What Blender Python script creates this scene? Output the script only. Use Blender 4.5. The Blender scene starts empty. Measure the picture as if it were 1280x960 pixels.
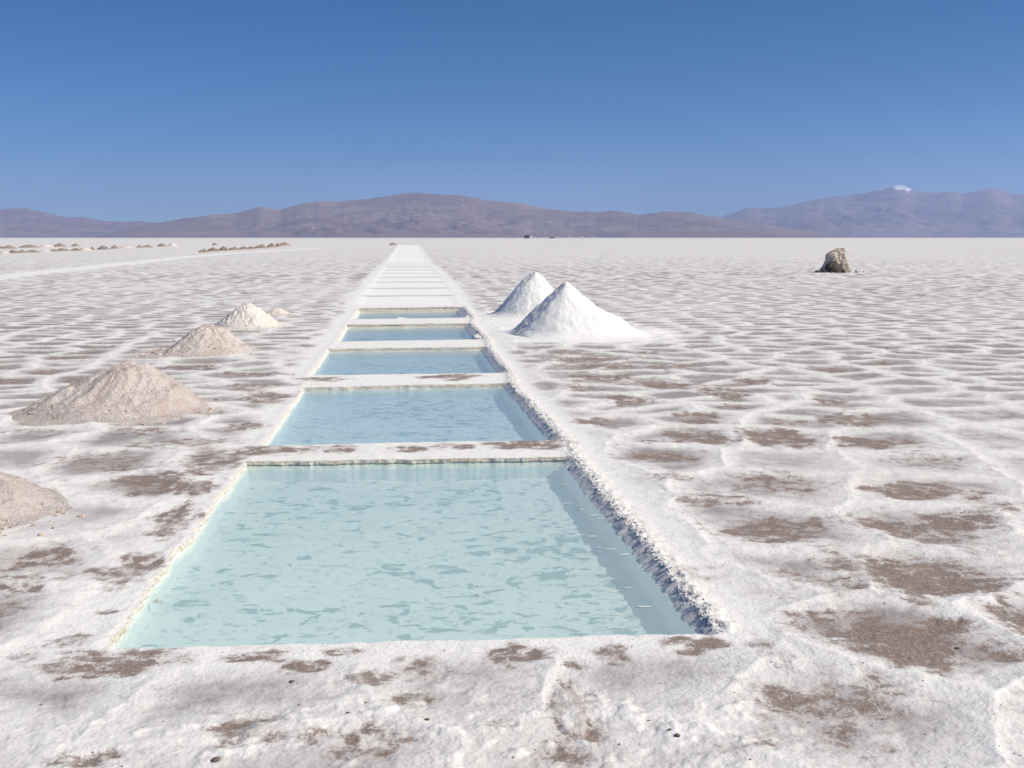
import bpy, math, random
import numpy as np
random.seed(7); RNG = np.random.default_rng(7)
R = math.radians
sc = bpy.context.scene
col = sc.collection

# ------------------------------------------------------------------ camera
H = 2.2                                   # eye height above the salt crust
FPX, YH = 1280.0, 297.0                   # focal length in photo pixels, horizon row
PITCH = math.atan((480 - YH) / FPX)
YAW = math.atan(130 / FPX)
cam = bpy.data.cameras.new('camera')
cam.lens, cam.sensor_width = 36.0, 36.0
cam.clip_start, cam.clip_end = 0.1, 120000
camo = bpy.data.objects.new('camera', cam)
col.objects.link(camo)
camo.location = (0, 0, H)
camo.rotation_euler = (math.pi / 2 - PITCH, 0, -YAW)
sc.camera = camo

# ------------------------------------------------------------------ sky, sun, exposure
SUN_EL, SUN_AZ = R(42), R(112)            # azimuth clockwise from +Y
w = bpy.data.worlds.new('World'); sc.world = w; w.use_nodes = True
nt = w.node_tree
bg = nt.nodes['Background']
sky = nt.nodes.new('ShaderNodeTexSky')
sky.sky_type = 'NISHITA'; sky.sun_disc = False
sky.sun_elevation, sky.sun_rotation = SUN_EL, SUN_AZ
sky.altitude, sky.air_density, sky.dust_density, sky.ozone_density = 3400, 1.0, 0.0, 6.0
hs = nt.nodes.new('ShaderNodeHueSaturation'); hs.inputs['Saturation'].default_value = 1.32
nt.links.new(sky.outputs[0], hs.inputs['Color']); nt.links.new(hs.outputs[0], bg.inputs[0]); bg.inputs[1].default_value = 0.060
sd = (math.sin(SUN_AZ) * math.cos(SUN_EL), math.cos(SUN_AZ) * math.cos(SUN_EL), math.sin(SUN_EL))
sl = bpy.data.lights.new('sun', 'SUN'); sl.energy = 4.45; sl.angle = R(0.53); sl.color = (1.0, 0.915, 0.765)
so = bpy.data.objects.new('sun', sl); col.objects.link(so)
from mathutils import Vector
so.rotation_euler = Vector(sd).to_track_quat('Z', 'Y').to_euler()
so.location = (20, -8, 15)
sc.view_settings.view_transform = 'Standard'; sc.view_settings.look = 'None'
sc.view_settings.exposure = 0.26; sc.view_settings.gamma = 1
sc.cycles.use_denoising = True
sc.cycles.max_bounces = 8; sc.cycles.transparent_max_bounces = 12
sc.cycles.volume_bounces = 1

# ------------------------------------------------------------------ helpers
cp, sp_ = math.cos(PITCH), math.sin(PITCH); cy_, sy_ = math.cos(YAW), math.sin(YAW)
def ray(px, py):
    """direction in world space through a pixel of the photo"""
    a, b = (np.asarray(px, float) - 640) / FPX, -(np.asarray(py, float) - 480) / FPX
    f = cp + b * sp_                       # forward (horizontal)
    u = -sp_ + b * cp
    return a * cy_ + f * sy_, -a * sy_ + f * cy_, u
def gp(px, py, z=0.0):
    dx, dy, dz = ray(px, py)
    t = (z - H) / dz
    return dx * t, dy * t

def _hash(ix, iy, seed=0):
    h = (ix.astype(np.int64) * 374761393 + iy.astype(np.int64) * 668265263 + seed * 1274126177) & 0xffffffff
    h = ((h ^ (h >> 13)) * 1274126177) & 0xffffffff
    h = ((h ^ (h >> 16)) * 2246822519) & 0xffffffff
    h = h ^ (h >> 15)
    return (h & 0xffffff) / float(0x1000000)
def vnoise(x, y, seed=0):
    ix, iy = np.floor(x), np.floor(y); fx, fy = x - ix, y - iy
    fx = fx * fx * fx * (fx * (fx * 6 - 15) + 10); fy = fy * fy * fy * (fy * (fy * 6 - 15) + 10)
    ix = ix.astype(np.int64); iy = iy.astype(np.int64)
    a = _hash(ix, iy, seed); b = _hash(ix + 1, iy, seed); c = _hash(ix, iy + 1, seed); d = _hash(ix + 1, iy + 1, seed)
    return (a + (b - a) * fx) * (1 - fy) + (c + (d - c) * fx) * fy
def fbm(x, y, oct=4, seed=0, gain=0.5):
    s = 0; a = 1; n = 0
    ca, sa = math.cos(0.6), math.sin(0.6)
    for k in range(oct):
        s = s + a * vnoise(x, y, seed + 17 * k); n += a; a *= gain
        x, y = (x * ca - y * sa) * 2.03 + 5.3, (x * sa + y * ca) * 2.03 + 1.7
    return s / n - 0.5
def sstep(a, b, x):
    t = np.clip((x - a) / (b - a), 0, 1); return t * t * (3 - 2 * t)

def link(name, me, m=None, parent=None, **props):
    o = bpy.data.objects.new(name, me); col.objects.link(o)
    if m is not None: me.materials.append(m)
    if parent is not None: o.parent = parent
    for k, v in props.items(): o[k] = v
    return o
def thing(name, label, cat, loc, group=None):
    o = bpy.data.objects.new(name, None); col.objects.link(o)
    o.location = loc; o.empty_display_size = 0.2
    o['label'] = label; o['category'] = cat
    if group: o['group'] = group
    return o
def mesh_np(name, co, quads, attrs=None, smooth=True):
    """fast mesh from numpy: co (n,3), quads (m,4) or (m,3)"""
    me = bpy.data.meshes.new(name)
    n, m, k = len(co), len(quads), quads.shape[1]
    me.vertices.add(n); me.vertices.foreach_set('co', np.ascontiguousarray(co, dtype=np.float32).ravel())
    me.loops.add(m * k); me.loops.foreach_set('vertex_index', np.ascontiguousarray(quads, dtype=np.int32).ravel())
    me.polygons.add(m); me.polygons.foreach_set('loop_start', np.arange(0, m * k, k, dtype=np.int32))
    me.polygons.foreach_set('use_smooth', np.full(m, smooth, dtype=bool))
    me.update(calc_edges=True); me.validate()
    for key, v in (attrs or {}).items():
        at = me.attributes.new(key, 'FLOAT', 'POINT'); at.data.foreach_set('value', np.ascontiguousarray(v, dtype=np.float32).ravel())
    return me
def grid_quads(nr, nc, wrap=False):
    i = np.arange(nr - 1)[:, None]; j = np.arange(nc if wrap else nc - 1)[None, :]
    j2 = (j + 1) % nc
    return np.stack([i * nc + j, i * nc + j2, (i + 1) * nc + j2, (i + 1) * nc + j], -1).reshape(-1, 4)

# ------------------------------------------------------------------ materials
class NT:
    def __init__(s, name):
        s.m = bpy.data.materials.new(name); s.m.use_nodes = True; s.t = s.m.node_tree
        s.b = s.t.nodes['Principled BSDF']; s.out = s.t.nodes['Material Output']
        s.geo = s.t.nodes.new('ShaderNodeNewGeometry')
    def n(s, typ, **kw):
        nd = s.t.nodes.new(typ)
        for k, v in kw.items(): setattr(nd, k, v)
        return nd
    def l(s, a, b): s.t.links.new(a, b)
    def set(s, sock, v):
        if isinstance(v, (int, float, tuple)): sock.default_value = v
        else: s.l(v, sock)
    def attr(s, name): return s.n('ShaderNodeAttribute', attribute_name=name).outputs['Fac']
    def math(s, op, a, b=0.0, c=0.0, clamp=False):
        nd = s.n('ShaderNodeMath', operation=op, use_clamp=clamp)
        s.set(nd.inputs[0], a); s.set(nd.inputs[1], b)
        if op in ('MULTIPLY_ADD',): s.set(nd.inputs[2], c)
        return nd.outputs[0]
    def ss(s, x, a, b, lo=0.0, hi=1.0):
        nd = s.n('ShaderNodeMapRange', interpolation_type='SMOOTHSTEP')
        s.set(nd.inputs['Value'], x)
        for i, v in zip((1, 2, 3, 4), (a, b, lo, hi)): nd.inputs[i].default_value = v
        return nd.outputs[0]
    def mix(s, f, a, b, blend='MIX'):
        nd = s.n('ShaderNodeMix', data_type='RGBA', blend_type=blend)
        s.set(nd.inputs[0], f); s.set(nd.inputs[6], a); s.set(nd.inputs[7], b)
        return nd.outputs[2]
    def pos(s, scale=(1, 1, 1), src=None):
        nd = s.n('ShaderNodeMapping'); nd.inputs['Scale'].default_value = scale
        s.l(src or s.geo.outputs['Position'], nd.inputs[0]); return nd.outputs[0]
    def noise(s, vec, scale, detail=4, rough=0.55, dist=0.0):
        nd = s.n('ShaderNodeTexNoise'); s.l(vec, nd.inputs['Vector'])
        nd.inputs['Scale'].default_value = scale; nd.inputs['Detail'].default_value = detail
        nd.inputs['Roughness'].default_value = rough; nd.inputs['Distortion'].default_value = dist
        return nd.outputs['Fac']
    def vor(s, vec, scale, feature='F1', out='Distance'):
        nd = s.n('ShaderNodeTexVoronoi', feature=feature); s.l(vec, nd.inputs['Vector']); nd.inputs['Scale'].default_value = scale
        return nd.outputs[out]
    def bump(s, h, strength, dist, prev=None):
        nd = s.n('ShaderNodeBump'); s.set(nd.inputs['Strength'], strength); nd.inputs['Distance'].default_value = dist
        s.l(h, nd.inputs['Height'])
        if prev is not None: s.l(prev, nd.inputs['Normal'])
        return nd.outputs[0]
    def fin(s, color, rough=0.9, normal=None, spec=0.25, sss=0.0):
        if sss:
            s.b.inputs['Subsurface Weight'].default_value = 0.8; s.b.inputs['Subsurface Radius'].default_value = (1.0, 0.95, 0.9); s.b.inputs['Subsurface Scale'].default_value = sss
        s.set(s.b.inputs['Base Color'], color); s.set(s.b.inputs['Roughness'], rough)
        s.b.inputs['Specular IOR Level'].default_value = spec
        if normal is not None: s.l(normal, s.b.inputs['Normal'])
        return s.m

def salt_ground():
    t = NT('salt_crust'); P = t.pos()
    grey, dirt, fresh, fine = t.attr('grey'), t.attr('dirt'), t.attr('fresh'), t.attr('fine')
    n1 = t.noise(P, 2.3, 5, 0.6); n2 = t.noise(P, 9, 7, 0.68, 0.4); n3 = t.noise(P, 55, 5, 0.65); n4 = t.noise(P, 0.35, 4, 0.5)
    gm = t.math('MULTIPLY', grey, t.ss(n1, 0.30, 0.66, 0.45, 1.35))
    gm = t.math('ADD', gm, t.ss(n2, 0.46, 0.76, 0.0, 0.38), clamp=True)
    c = t.mix(gm, (0.785, 0.778, 0.775, 1), (0.315, 0.298, 0.303, 1))
    # faint warm and cool stains
    c = t.mix(t.ss(n4, 0.42, 0.72, 0, 0.45), c, (0.66, 0.62, 0.61, 1))
    c = t.mix(t.ss(n3, 0.56, 0.75, 0, 0.22), c, (0.50, 0.46, 0.46, 1))
    # bare brown mud showing through the crust
    e = t.math('ADD', dirt, t.math('MULTIPLY', t.math('SUBTRACT', n2, 0.5), 1.75))
    e = t.math('ADD', e, t.math('MULTIPLY', t.math('SUBTRACT', n3, 0.5), 1.1))
    soft = t.ss(e, 0.06, 0.58, 0, 0.65)
    c = t.mix(soft, c, (0.40, 0.345, 0.34, 1))
    mud = t.mix(t.ss(n3, 0.35, 0.7), (0.175, 0.128, 0.108, 1), (0.34, 0.275, 0.245, 1))
    mud = t.mix(t.ss(t.noise(P, 160, 2), 0.62, 0.72, 0, 0.6), mud, (0.62, 0.56, 0.55, 1))
    c = t.mix(t.ss(e, 0.46, 0.60, 0, 0.93), c, mud)
    c = t.mix(fresh, c, t.mix(t.ss(n2, 0.45, 0.8, 0, 0.3), (0.86, 0.86, 0.855, 1), (0.70, 0.69, 0.69, 1)))
    h = t.math('ADD', t.math('MULTIPLY', n3, 0.5), t.math('MULTIPLY', n2, 0.9))
    nb = t.bump(h, t.math('MULTIPLY', fine, 0.6), 0.018)
    nb = t.bump(t.vor(P, 42, 'SMOOTH_F1'), t.math('MULTIPLY', fine, 0.35), 0.010, nb)
    return t.fin(c, 0.85, nb, 0.2)

def wall_mat(name, base, stain, dark, sss):
    t = NT(name); P = t.pos()
    crack, wet = t.attr('crack'), t.attr('wet')
    n1 = t.noise(P, 6, 5, 0.6); n2 = t.noise(P, 32, 5, 0.7); n3 = t.noise(P, 90, 3, 0.6)
    c = t.mix(t.ss(n1, 0.35, 0.75, 0, 0.55), base, stain)
    f = t.math('MULTIPLY', t.ss(n2, 0.52, 0.62), t.math('SUBTRACT', 1.0, wet))
    c = t.mix(t.math('MULTIPLY', f, 0.65), c, dark)
    c = t.mix(t.math('MULTIPLY', crack, t.ss(t.noise(P, 9, 4), 0.38, 0.58, 0.15, 0.95)), c, (0.13, 0.095, 0.075, 1))
    c = t.mix(t.math('MULTIPLY', wet, 0.85), c, (0.80, 0.80, 0.76, 1))
    c = t.mix(t.attr('deep'), c, (0.78, 0.80, 0.785, 1))
    nb = t.bump(t.math('ADD', n2, t.math('MULTIPLY', n3, 0.6)), t.math('SUBTRACT', 1.0, t.math('MULTIPLY', wet, 0.8)), 0.02)
    return t.fin(c, 0.8, nb, 0.25, sss)

def floor_mat(patch):
    t = NT('pool_bed'); P = t.pos((1.0, 1.35, 1))
    n = t.noise(P, 5.2, 3, 0.55, 0.6); n2 = t.noise(P, 1.1, 3, 0.5); n3 = t.noise(P, 30, 4, 0.6); shal = t.attr('shallow')
    e = t.math('ADD', n, t.math('MULTIPLY', t.math('SUBTRACT', n2, 0.5), 0.35))
    e = t.math('ADD', e, t.math('MULTIPLY', t.math('SUBTRACT', n3, 0.5), 0.10))
    e = t.math('SUBTRACT', e, t.math('MULTIPLY', shal, 0.12))
    c = t.mix(t.ss(n2, 0.35, 0.7), (0.80, 0.815, 0.80, 1), (0.74, 0.775, 0.75, 1))
    c = t.mix(t.ss(e, 0.572, 0.592, 0, 1.0), c, (0.22, 0.34, 0.36, 1))
    n5 = t.noise(P, 13, 4, 0.6, 0.5)
    c = t.mix(t.ss(n5, 0.572, 0.600, 0, patch * 0.85), c, (0.32, 0.43, 0.45, 1))
    c = t.mix(t.ss(n3, 0.6, 0.75, 0, 0.15), c, (0.62, 0.68, 0.66, 1))
    return t.fin(c, 0.9, t.bump(n3, 0.3, 0.01), 0.1)

def water_mat(tint, milk=(0.70, 0.90, 0.92), ripple=0.25):
    t = NT('brine'); t.t.nodes.remove(t.b); P = t.pos((1, 0.8, 1))
    tr = t.n('ShaderNodeBsdfTransparent'); tr.inputs[0].default_value = (*tint, 1)
    gl = t.n('ShaderNodeBsdfGlossy'); gl.inputs['Roughness'].default_value = 0.03 + 0.15 * (ripple > 0.5)
    h = t.math('ADD', t.noise(P, 7, 3, 0.5), t.math('MULTIPLY', t.noise(P, 22, 2, 0.5), 0.3))
    nb = t.bump(h, ripple, 0.012)
    fr = t.n('ShaderNodeFresnel'); t.l(t.math('MULTIPLY_ADD', t.geo.outputs['Backfacing'], 1 / 1.34 - 1.34, 1.34), fr.inputs[0]); t.l(nb, fr.inputs['Normal']); t.l(nb, gl.inputs['Normal'])
    df = t.n('ShaderNodeBsdfDiffuse'); df.inputs[0].default_value = (*milk, 1)      # fine salt suspended in the brine
    m0 = t.n('ShaderNodeMixShader'); m0.inputs[0].default_value = 0.40; t.l(tr.outputs[0], m0.inputs[1]); t.l(df.outputs[0], m0.inputs[2])
    mx = t.n('ShaderNodeMixShader'); t.l(fr.outputs[0], mx.inputs[0]); t.l(m0.outputs[0], mx.inputs[1]); t.l(gl.outputs[0], mx.inputs[2])
    t.l(mx.outputs[0], t.out.inputs[0]); return t.m

def heap_mat(name, a, b, dark, spot=0.35, bscale=1.0, sss=0.0):
    t = NT(name); P = t.pos()
    n1 = t.noise(P, 1.8, 5, 0.6); n2 = t.noise(P, 9, 6, 0.7); n3 = t.noise(P, 45, 4, 0.7)
    c = t.mix(t.ss(t.math('ADD', t.math('MULTIPLY', n1, 0.6), t.math('MULTIPLY', n2, 0.4)), 0.36, 0.62), a, b)
    c = t.mix(t.ss(n3, 0.58, 0.70, 0, spot), c, dark)
    h = t.math('ADD', n2, t.math('MULTIPLY', n3, 0.5))
    nb = t.bump(h, 0.9, 0.045 * bscale)
    return t.fin(c, 0.9, nb, 0.15, sss)

M_SALT = salt_ground()
M_WALL = wall_mat('cream_salt_wall', (0.71, 0.68, 0.62, 1), (0.62, 0.53, 0.43, 1), (0.34, 0.22, 0.14, 1), 0.02)
M_WALLC = wall_mat('crusty_salt_wall', (0.86, 0.85, 0.84, 1), (0.78, 0.76, 0.75, 1), (0.45, 0.42, 0.42, 1), 0.07)
M_FLOOR = floor_mat(0.85); M_FLOOR2 = floor_mat(0.85)
M_WATER = water_mat((0.915, 0.99, 0.995)); M_WATER2 = water_mat((0.87, 0.965, 1.0), (0.68, 0.89, 0.97), 0.8)
M_WHITE = heap_mat('fresh_salt', (0.86, 0.86, 0.86, 1), (0.82, 0.82, 0.815, 1), (0.62, 0.61, 0.61, 1), 0.25, 0.8, 0.16)
M_BEIGE = heap_mat('old_salt', (0.64, 0.545, 0.505, 1), (0.78, 0.705, 0.675, 1), (0.30, 0.22, 0.185, 1), 0.75, 1.8)
M_CREAM = heap_mat('cream_salt', (0.80, 0.765, 0.735, 1), (0.74, 0.67, 0.61, 1), (0.40, 0.31, 0.25, 1), 0.45)
M_FLAKE = heap_mat('wet_salt_flake', (0.62, 0.70, 0.70, 1), (0.56, 0.66, 0.67, 1), (0.5, 0.6, 0.6, 1), 0.3, 0.2)
M_ROCK = heap_mat('tan_rock', (0.48, 0.42, 0.345, 1), (0.64, 0.585, 0.50, 1), (0.17, 0.13, 0.11, 1), 0.7, 1.5)
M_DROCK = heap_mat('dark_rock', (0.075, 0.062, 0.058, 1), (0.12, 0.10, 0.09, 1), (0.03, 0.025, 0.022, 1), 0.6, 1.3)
M_STONE = heap_mat('pebble_stone', (0.16, 0.11, 0.095, 1), (0.22, 0.165, 0.14, 1), (0.06, 0.04, 0.035, 1), 0.5, 0.4)
M_CLOD = heap_mat('salt_clod', (0.52, 0.42, 0.35, 1), (0.62, 0.53, 0.46, 1), (0.20, 0.14, 0.11, 1), 0.5, 0.4)

# ------------------------------------------------------------------ pool lane layout (corners read from the photo, laid on the ground)
#        near-left      near-right     far-left       far-right
POOLPX = [((127, 812), (897, 792), (308, 577), (713, 571)),
          ((326, 557), (701, 550), (380, 484), (636, 479)),
          ((385, 469), (634, 466), (410, 436), (608, 433.5)),
          ((420, 427), (607, 424), (433, 406), (587, 404)),
          ((438, 399), (590, 397), (448, 385), (579, 383.5))]
WATER_Z = [-0.050, -0.055, -0.070, -0.10, -0.16]
FLOOR_Z = [-0.215, -0.22, -0.22, -0.25, -0.32]
PANROWS = [(381, 369.6), (368.7, 360.0), (359.4, 352.4), (351.9, 346.3), (345.9, 341.3), (341.0, 337.2), (336.9, 333.8), (328.4, 306.0)]
def lr_px(y):
    return (np.interp(y, [306, 329, 342, 360, 368.6, 381], [499, 484, 472.5, 459, 451, 444.6]),
            np.interp(y, [306, 329, 342, 360, 368.6, 381], [523, 536.5, 551, 566, 571, 577.5]))
BR = []                                   # break rows: (L point, R point)
for (a, b, c, d) in POOLPX:
    BR.append((gp(*a), gp(*b))); BR.append((gp(*c), gp(*d)))
for (n_, f_) in PANROWS:
    for y_ in (n_, f_):
        l_, r_ = lr_px(y_); yl = gp(l_, y_); yr = gp(r_, y_)
        # keep rows perpendicular to the lane (the photo rows are level, the lane is yawed a little)
        my = 0.5 * (yl[1] + yr[1]); BR.append(((yl[0], my), (yr[0], my)))
BR = [(np.array(a), np.array(b)) for a, b in BR]
MARG = 0.72
first = (BR[0][0] + np.array([-0.05, -0.45]), BR[0][1] + np.array([0.05, -0.45]))
last = (BR[-1][0] + np.array([0, 6.0]), BR[-1][1] + np.array([0, 6.0]))
ROWSB = [first] + BR + [last]
Ly = np.array([p[0][1] for p in ROWSB]); Lx = np.array([p[0][0] for p in ROWSB])
Ry = np.array([p[1][1] for p in ROWSB]); Rx = np.array([p[1][0] for p in ROWSB])
def lane_bounds(y): return np.interp(y, Ly, Lx), np.interp(y, Ry, Rx)
Y0, Y1 = float(0.5 * (Ly[0] + Ry[0])), float(Ly[-1])
YP0, YP5 = float(BR[0][0][1]), float(BR[9][0][1])

# ------------------------------------------------------------------ ground height field
CELL = 1.12
def px_rect(px, py, hw, hh):
    x, y = gp(px, py); xa, _ = gp(px + hw, py); _, yn = gp(px, py + hh); _, yf = gp(px, max(py - hh, 305))
    return float(x), float(0.5 * (yn + yf)), float(abs(xa - x)), float(0.5 * abs(yf - yn))
PATCH = [(976,605,48,12,.75),(1152,614,60,10,1),(965,661,65,15,1),(1175,654,100,18,1),(1160,721,105,30,1),(1134,800,95,34,1.1),(1040,882,80,33,.8),
 (1265,774,28,20,1),(875,807,36,12,1),(961,819,16,20,.6),(1175,840,20,8,.7),(890,624,45,8,.85),(834,571,35,6,1),(870,717,40,10,.5),(985,722,22,10,.6),
 (1171,577,50,10,.55),(1254,635,26,9,.6),(817,569,35,5,1),(870,545,40,8,1),(807,552,18,3,.9),(970,547,44,11,1),(1100,552,52,7,1),(985,528,25,3,.8),
 (1065,525,42,9,1),(747,527,26,4,.9),(870,522,32,8,.9),(917,509,20,3,.9),(780,500,26,6,1),(900,492,36,7,1),(825,482,46,6,.95),(940,477,26,4,.9),
 (722,485,22,4,.9),(745,471,46,5,1),(745,458,40,4,.95),(840,458,40,4,.9),(700,450,22,3,.8),(760,449,46,3,.8),(705,441,26,3,.8),(815,442,28,3,.7),
 (1035,502,22,4,.9),(1095,522,26,4,.9),(1140,575,32,5,.6),(840,597,30,5,.7),(940,596,26,5,.6),(730,900,26,42,.95),(705,940,32,18,.8),(650,820,36,12,1.05),
 (765,818,20,12,.85),(715,831,12,6,.8),(150,826,80,12,1),(110,838,36,10,1),(325,820,36,7,.95),(380,833,25,7,1),(425,816,24,4,1),(457,851,34,8,1.05),
 (525,835,32,13,.75),(515,878,30,8,.85),(315,915,38,18,.95),(395,925,20,9,.8),(470,930,42,18,.9),(100,955,38,9,.85),(90,802,22,7,.9),(30,822,22,6,.55),
 (625,909,20,5,.7),(127,579,62,12,.75),(274,575,40,10,1),(247,590,26,4,.9),(187,605,52,13,1.05),(245,609,22,10,1.1),(221,644,24,12,1),(202,667,20,6,.9),
 (165,714,28,17,1),(124,715,28,6,.7),(49,699,50,16,.85),(22,733,36,14,.85),(10,762,18,8,.7),(131,766,12,3,.9),(67,605,22,5,.55),(660,556,42,6,1.05),
 (514,561,24,4,.95),(581,559,16,3,.9),(349,563,45,6,.95),(428,561,22,5,.9),(553,558,20,3,.8),(402,474,28,3,.95),(566,471,36,3,.95),(306,533,18,5,.9),
 (335,497,35,6,.85),(236,554,60,5,.8),(183,540,40,4,.7),(315,482,40,3,.8),(304,468,30,3,.8),(239,460,32,4,.9),(333,468,30,2.5,.9),(330,481,30,3,.8),
 (326,496,30,5,.8),(310,531,24,4,.7),(950,930,50,14,.45),(1080,935,60,12,.4),(1230,690,30,8,.5),(60,540,60,5,.5),(270,515,30,4,.5),(560,425,20,1.2,.0)]
PATCHW = [(*px_rect(*p[:4]), p[4]) for p in PATCH]
SEEDS = {}
for (x, y, rx, ry, s) in PATCHW:
    if rx > 0.22 and s > 0.7 and y < 20:
        k = (int(math.floor(x / CELL)), int(math.floor(y / CELL)))
        if k not in SEEDS: SEEDS[k] = (x, y)
OX, OY, ON = -30, -10, 64
OVX = np.full((ON, ON), np.nan); OVY = np.full((ON, ON), np.nan)
for (i, j), (x, y) in SEEDS.items():
    if 0 <= i - OX < ON and 0 <= j - OY < ON: OVX[i - OX, j - OY] = x; OVY[i - OX, j - OY] = y
def seed_of(i, j):
    sx = (i + 0.5 + 0.78 * (_hash(i, j, 11) - 0.5)) * CELL; sy = (j + 0.5 + 0.78 * (_hash(i, j, 12) - 0.5)) * CELL
    ii, jj = i - OX, j - OY; ok = (ii >= 0) & (ii < ON) & (jj >= 0) & (jj < ON)
    ox = OVX[np.clip(ii, 0, ON - 1), np.clip(jj, 0, ON - 1)]; oy = OVY[np.clip(ii, 0, ON - 1), np.clip(jj, 0, ON - 1)]
    ok &= ~np.isnan(ox)
    return np.where(ok, ox, sx), np.where(ok, oy, sy)
def voronoi(x, y):
    ci, cj = np.floor(x / CELL).astype(np.int64), np.floor(y / CELL).astype(np.int64)
    f1 = np.full(x.shape, 1e9); f2 = f1.copy(); s1x = np.zeros_like(x); s1y = s1x.copy(); s2x = s1x.copy(); s2y = s1x.copy()
    for di in (-2, -1, 0, 1, 2):
        for dj in (-2, -1, 0, 1, 2):
            if abs(di) + abs(dj) == 4: continue
            sx, sy = seed_of(ci + di, cj + dj); d = (x - sx) ** 2 + (y - sy) ** 2
            a = d < f1; b = (~a) & (d < f2)
            f2 = np.where(a, f1, np.where(b, d, f2)); s2x = np.where(a, s1x, np.where(b, sx, s2x)); s2y = np.where(a, s1y, np.where(b, sy, s2y))
            f1 = np.where(a, d, f1); s1x = np.where(a, sx, s1x); s1y = np.where(a, sy, s1y)
    edge = np.full(x.shape, 9.0)
    for di in (-2, -1, 0, 1, 2):
        for dj in (-2, -1, 0, 1, 2):
            if abs(di) + abs(dj) == 4: continue
            sx, sy = seed_of(ci + di, cj + dj); d = (x - sx) ** 2 + (y - sy) ** 2
            dd = np.sqrt((sx - s1x) ** 2 + (sy - s1y) ** 2)
            edge = np.where(dd > 1e-4, np.minimum(edge, (d - f1) / (2 * dd + 1e-6)), edge)
    rnd = _hash((s1x * 97).astype(np.int64), (s1y * 89).astype(np.int64), 5)
    return edge, rnd
HEAPS = []   # (x, y, radius, whiteness) aprons of salt round the heaps
TRACK = np.array([gp(-60, 352.5), gp(0, 346), gp(110, 334.5), gp(230, 321.5), gp(300, 316), gp(400, 310)]); 
def ground(x, y):
    """height and material masks of the salt crust at world points"""
    r = np.hypot(x, y)
    wx = x + 0.30 * fbm(x * 0.9, y * 0.9, 3, 3); wy = y + 0.30 * fbm(x * 0.9, y * 0.9, 3, 4)
    wx = wx + 0.07 * fbm(x * 6, y * 6, 3, 33); wy = wy + 0.07 * fbm(x * 6, y * 6, 3, 34)
    wy = wy + 0.38 * np.maximum(wy - 11.0, 0) * sstep(11, 15, wy)          # the polygons get smaller away from the diggings
    d, rnd = voronoi(wx, wy)
    lb, rb = lane_bounds(y)
    dx = np.maximum(np.maximum(lb - x, x - rb), 0); dy = np.maximum(np.maximum(YP0 - y, 0), np.maximum(y - Y1, 0))
    bd = np.hypot(dx, dy) + 0.10 * fbm(x * 2.2, y * 2.2, 4, 8)
    bank = 1 - sstep(0.18, 0.60, bd)                      # smooth white bank round the pools
    far = 1 / (1 + (r / 95.0) ** 2)
    near = 1 / (1 + (r / 22.0) ** 2)
    big = fbm(x * 0.10, y * 0.10, 3, 9)
    rim = np.clip(1 - d / 0.42, 0, 1) ** 2
    vein = np.exp(-(d / 0.035) ** 2)
    strength = 0.55 + 0.9 * fbm(x * 0.7, y * 0.7, 3, 14) + 0.3
    z = far * strength * (0.025 * rim + 0.006 * vein * (0.6 + fbm(x * 9, y * 9, 2, 31))) * (1 - 0.88 * bank)
    z = z + 0.030 * fbm(x * 0.8, y * 0.8, 3, 21) * (1 - 0.6 * bank)
    z = z + near * (0.017 * fbm(x * 4, y * 4, 3, 22) + 0.008 * fbm(x * 16, y * 16, 3, 23)) * (1 - 0.35 * bank)
    # trampled lumps and footprints in front of the first pool
    tr = np.exp(-((y - 4.35) / 0.45) ** 2) * np.exp(-((x + 0.1) / 1.7) ** 2) + 0.5 * np.exp(-((x - 1.35) / 0.35) ** 2 - ((y - 4.1) / 0.6) ** 2)
    lump = np.maximum(fbm(x * 7, y * 9, 3, 41) - 0.06, 0)
    z = z + 0.075 * tr * lump
    edgew = 0.5 * np.exp(-(d / 0.05) ** 2) + 0.5 * np.exp(-(d / 0.16) ** 2)
    grey = (1 - edgew) * sstep(0.04, 0.40, d)
    grey = grey * (0.45 + 0.60 * rnd) * (0.95 + 2.0 * big) * (1 - bank)
    grey = grey * (0.35 + 0.65 * sstep(4.4, 6.2, r)) + 0.10 * (1 - sstep(4.4, 6.5, r)) * (1 - bank)
    midd = sstep(9, 16, r)                                # the crust is greyer in the middle distance
    grey = grey * (0.90 + 1.05 * midd)
    fade = 1 / (1 + (r / 75.0) ** 3)
    grey = np.clip(grey, 0, 1) * fade + (1 - fade) * (0.16 + 0.10 * fbm(x * 0.05, y * 0.03, 3, 55))
    dirt = np.zeros_like(x)
    for (px, py, rx, ry, s) in PATCHW:
        if rx <= 0: continue
        m = (np.abs(x - px) < rx * 2.6) & (np.abs(y - py) < ry * 2.6)
        if not m.any(): continue
        xq, yq = x[m], y[m]; kx, ky = 1.3 / rx, 1.3 / ry
        qx = (xq - px) / rx + 1.5 * fbm(xq * kx, yq * ky, 4, 301); qy = (yq - py) / ry + 1.5 * fbm(xq * kx, yq * ky, 4, 302)
        q = qx ** 2 + qy ** 2
        v = s * (0.70 * (1 - sstep(0.05, 2.6, q)) + 0.75 * fbm(xq * kx * 1.6, yq * ky * 1.6, 4, 303) * (q < 2.6))
        dirt[m] = np.maximum(dirt[m], v)
    gate = sstep(10.5, 15, r) * (1 - sstep(60, 90, r))
    auto = gate * (1 - bank) * sstep(0.10, 0.40, d) * (0.16 + 0.28 * rnd + 0.9 * big + 0.5 * fbm(x * 1.7, y * 1.7, 3, 61))
    dirt = np.maximum(dirt, np.clip(auto, 0, 0.62))
    ck = near * np.exp(-(d / 0.009) ** 2) * sstep(0.04, 0.14, fbm(x * 2.6, y * 2.6, 4, 66)) * (1 - bank)
    dirt = np.maximum(dirt, 0.35 * ck)
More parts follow.
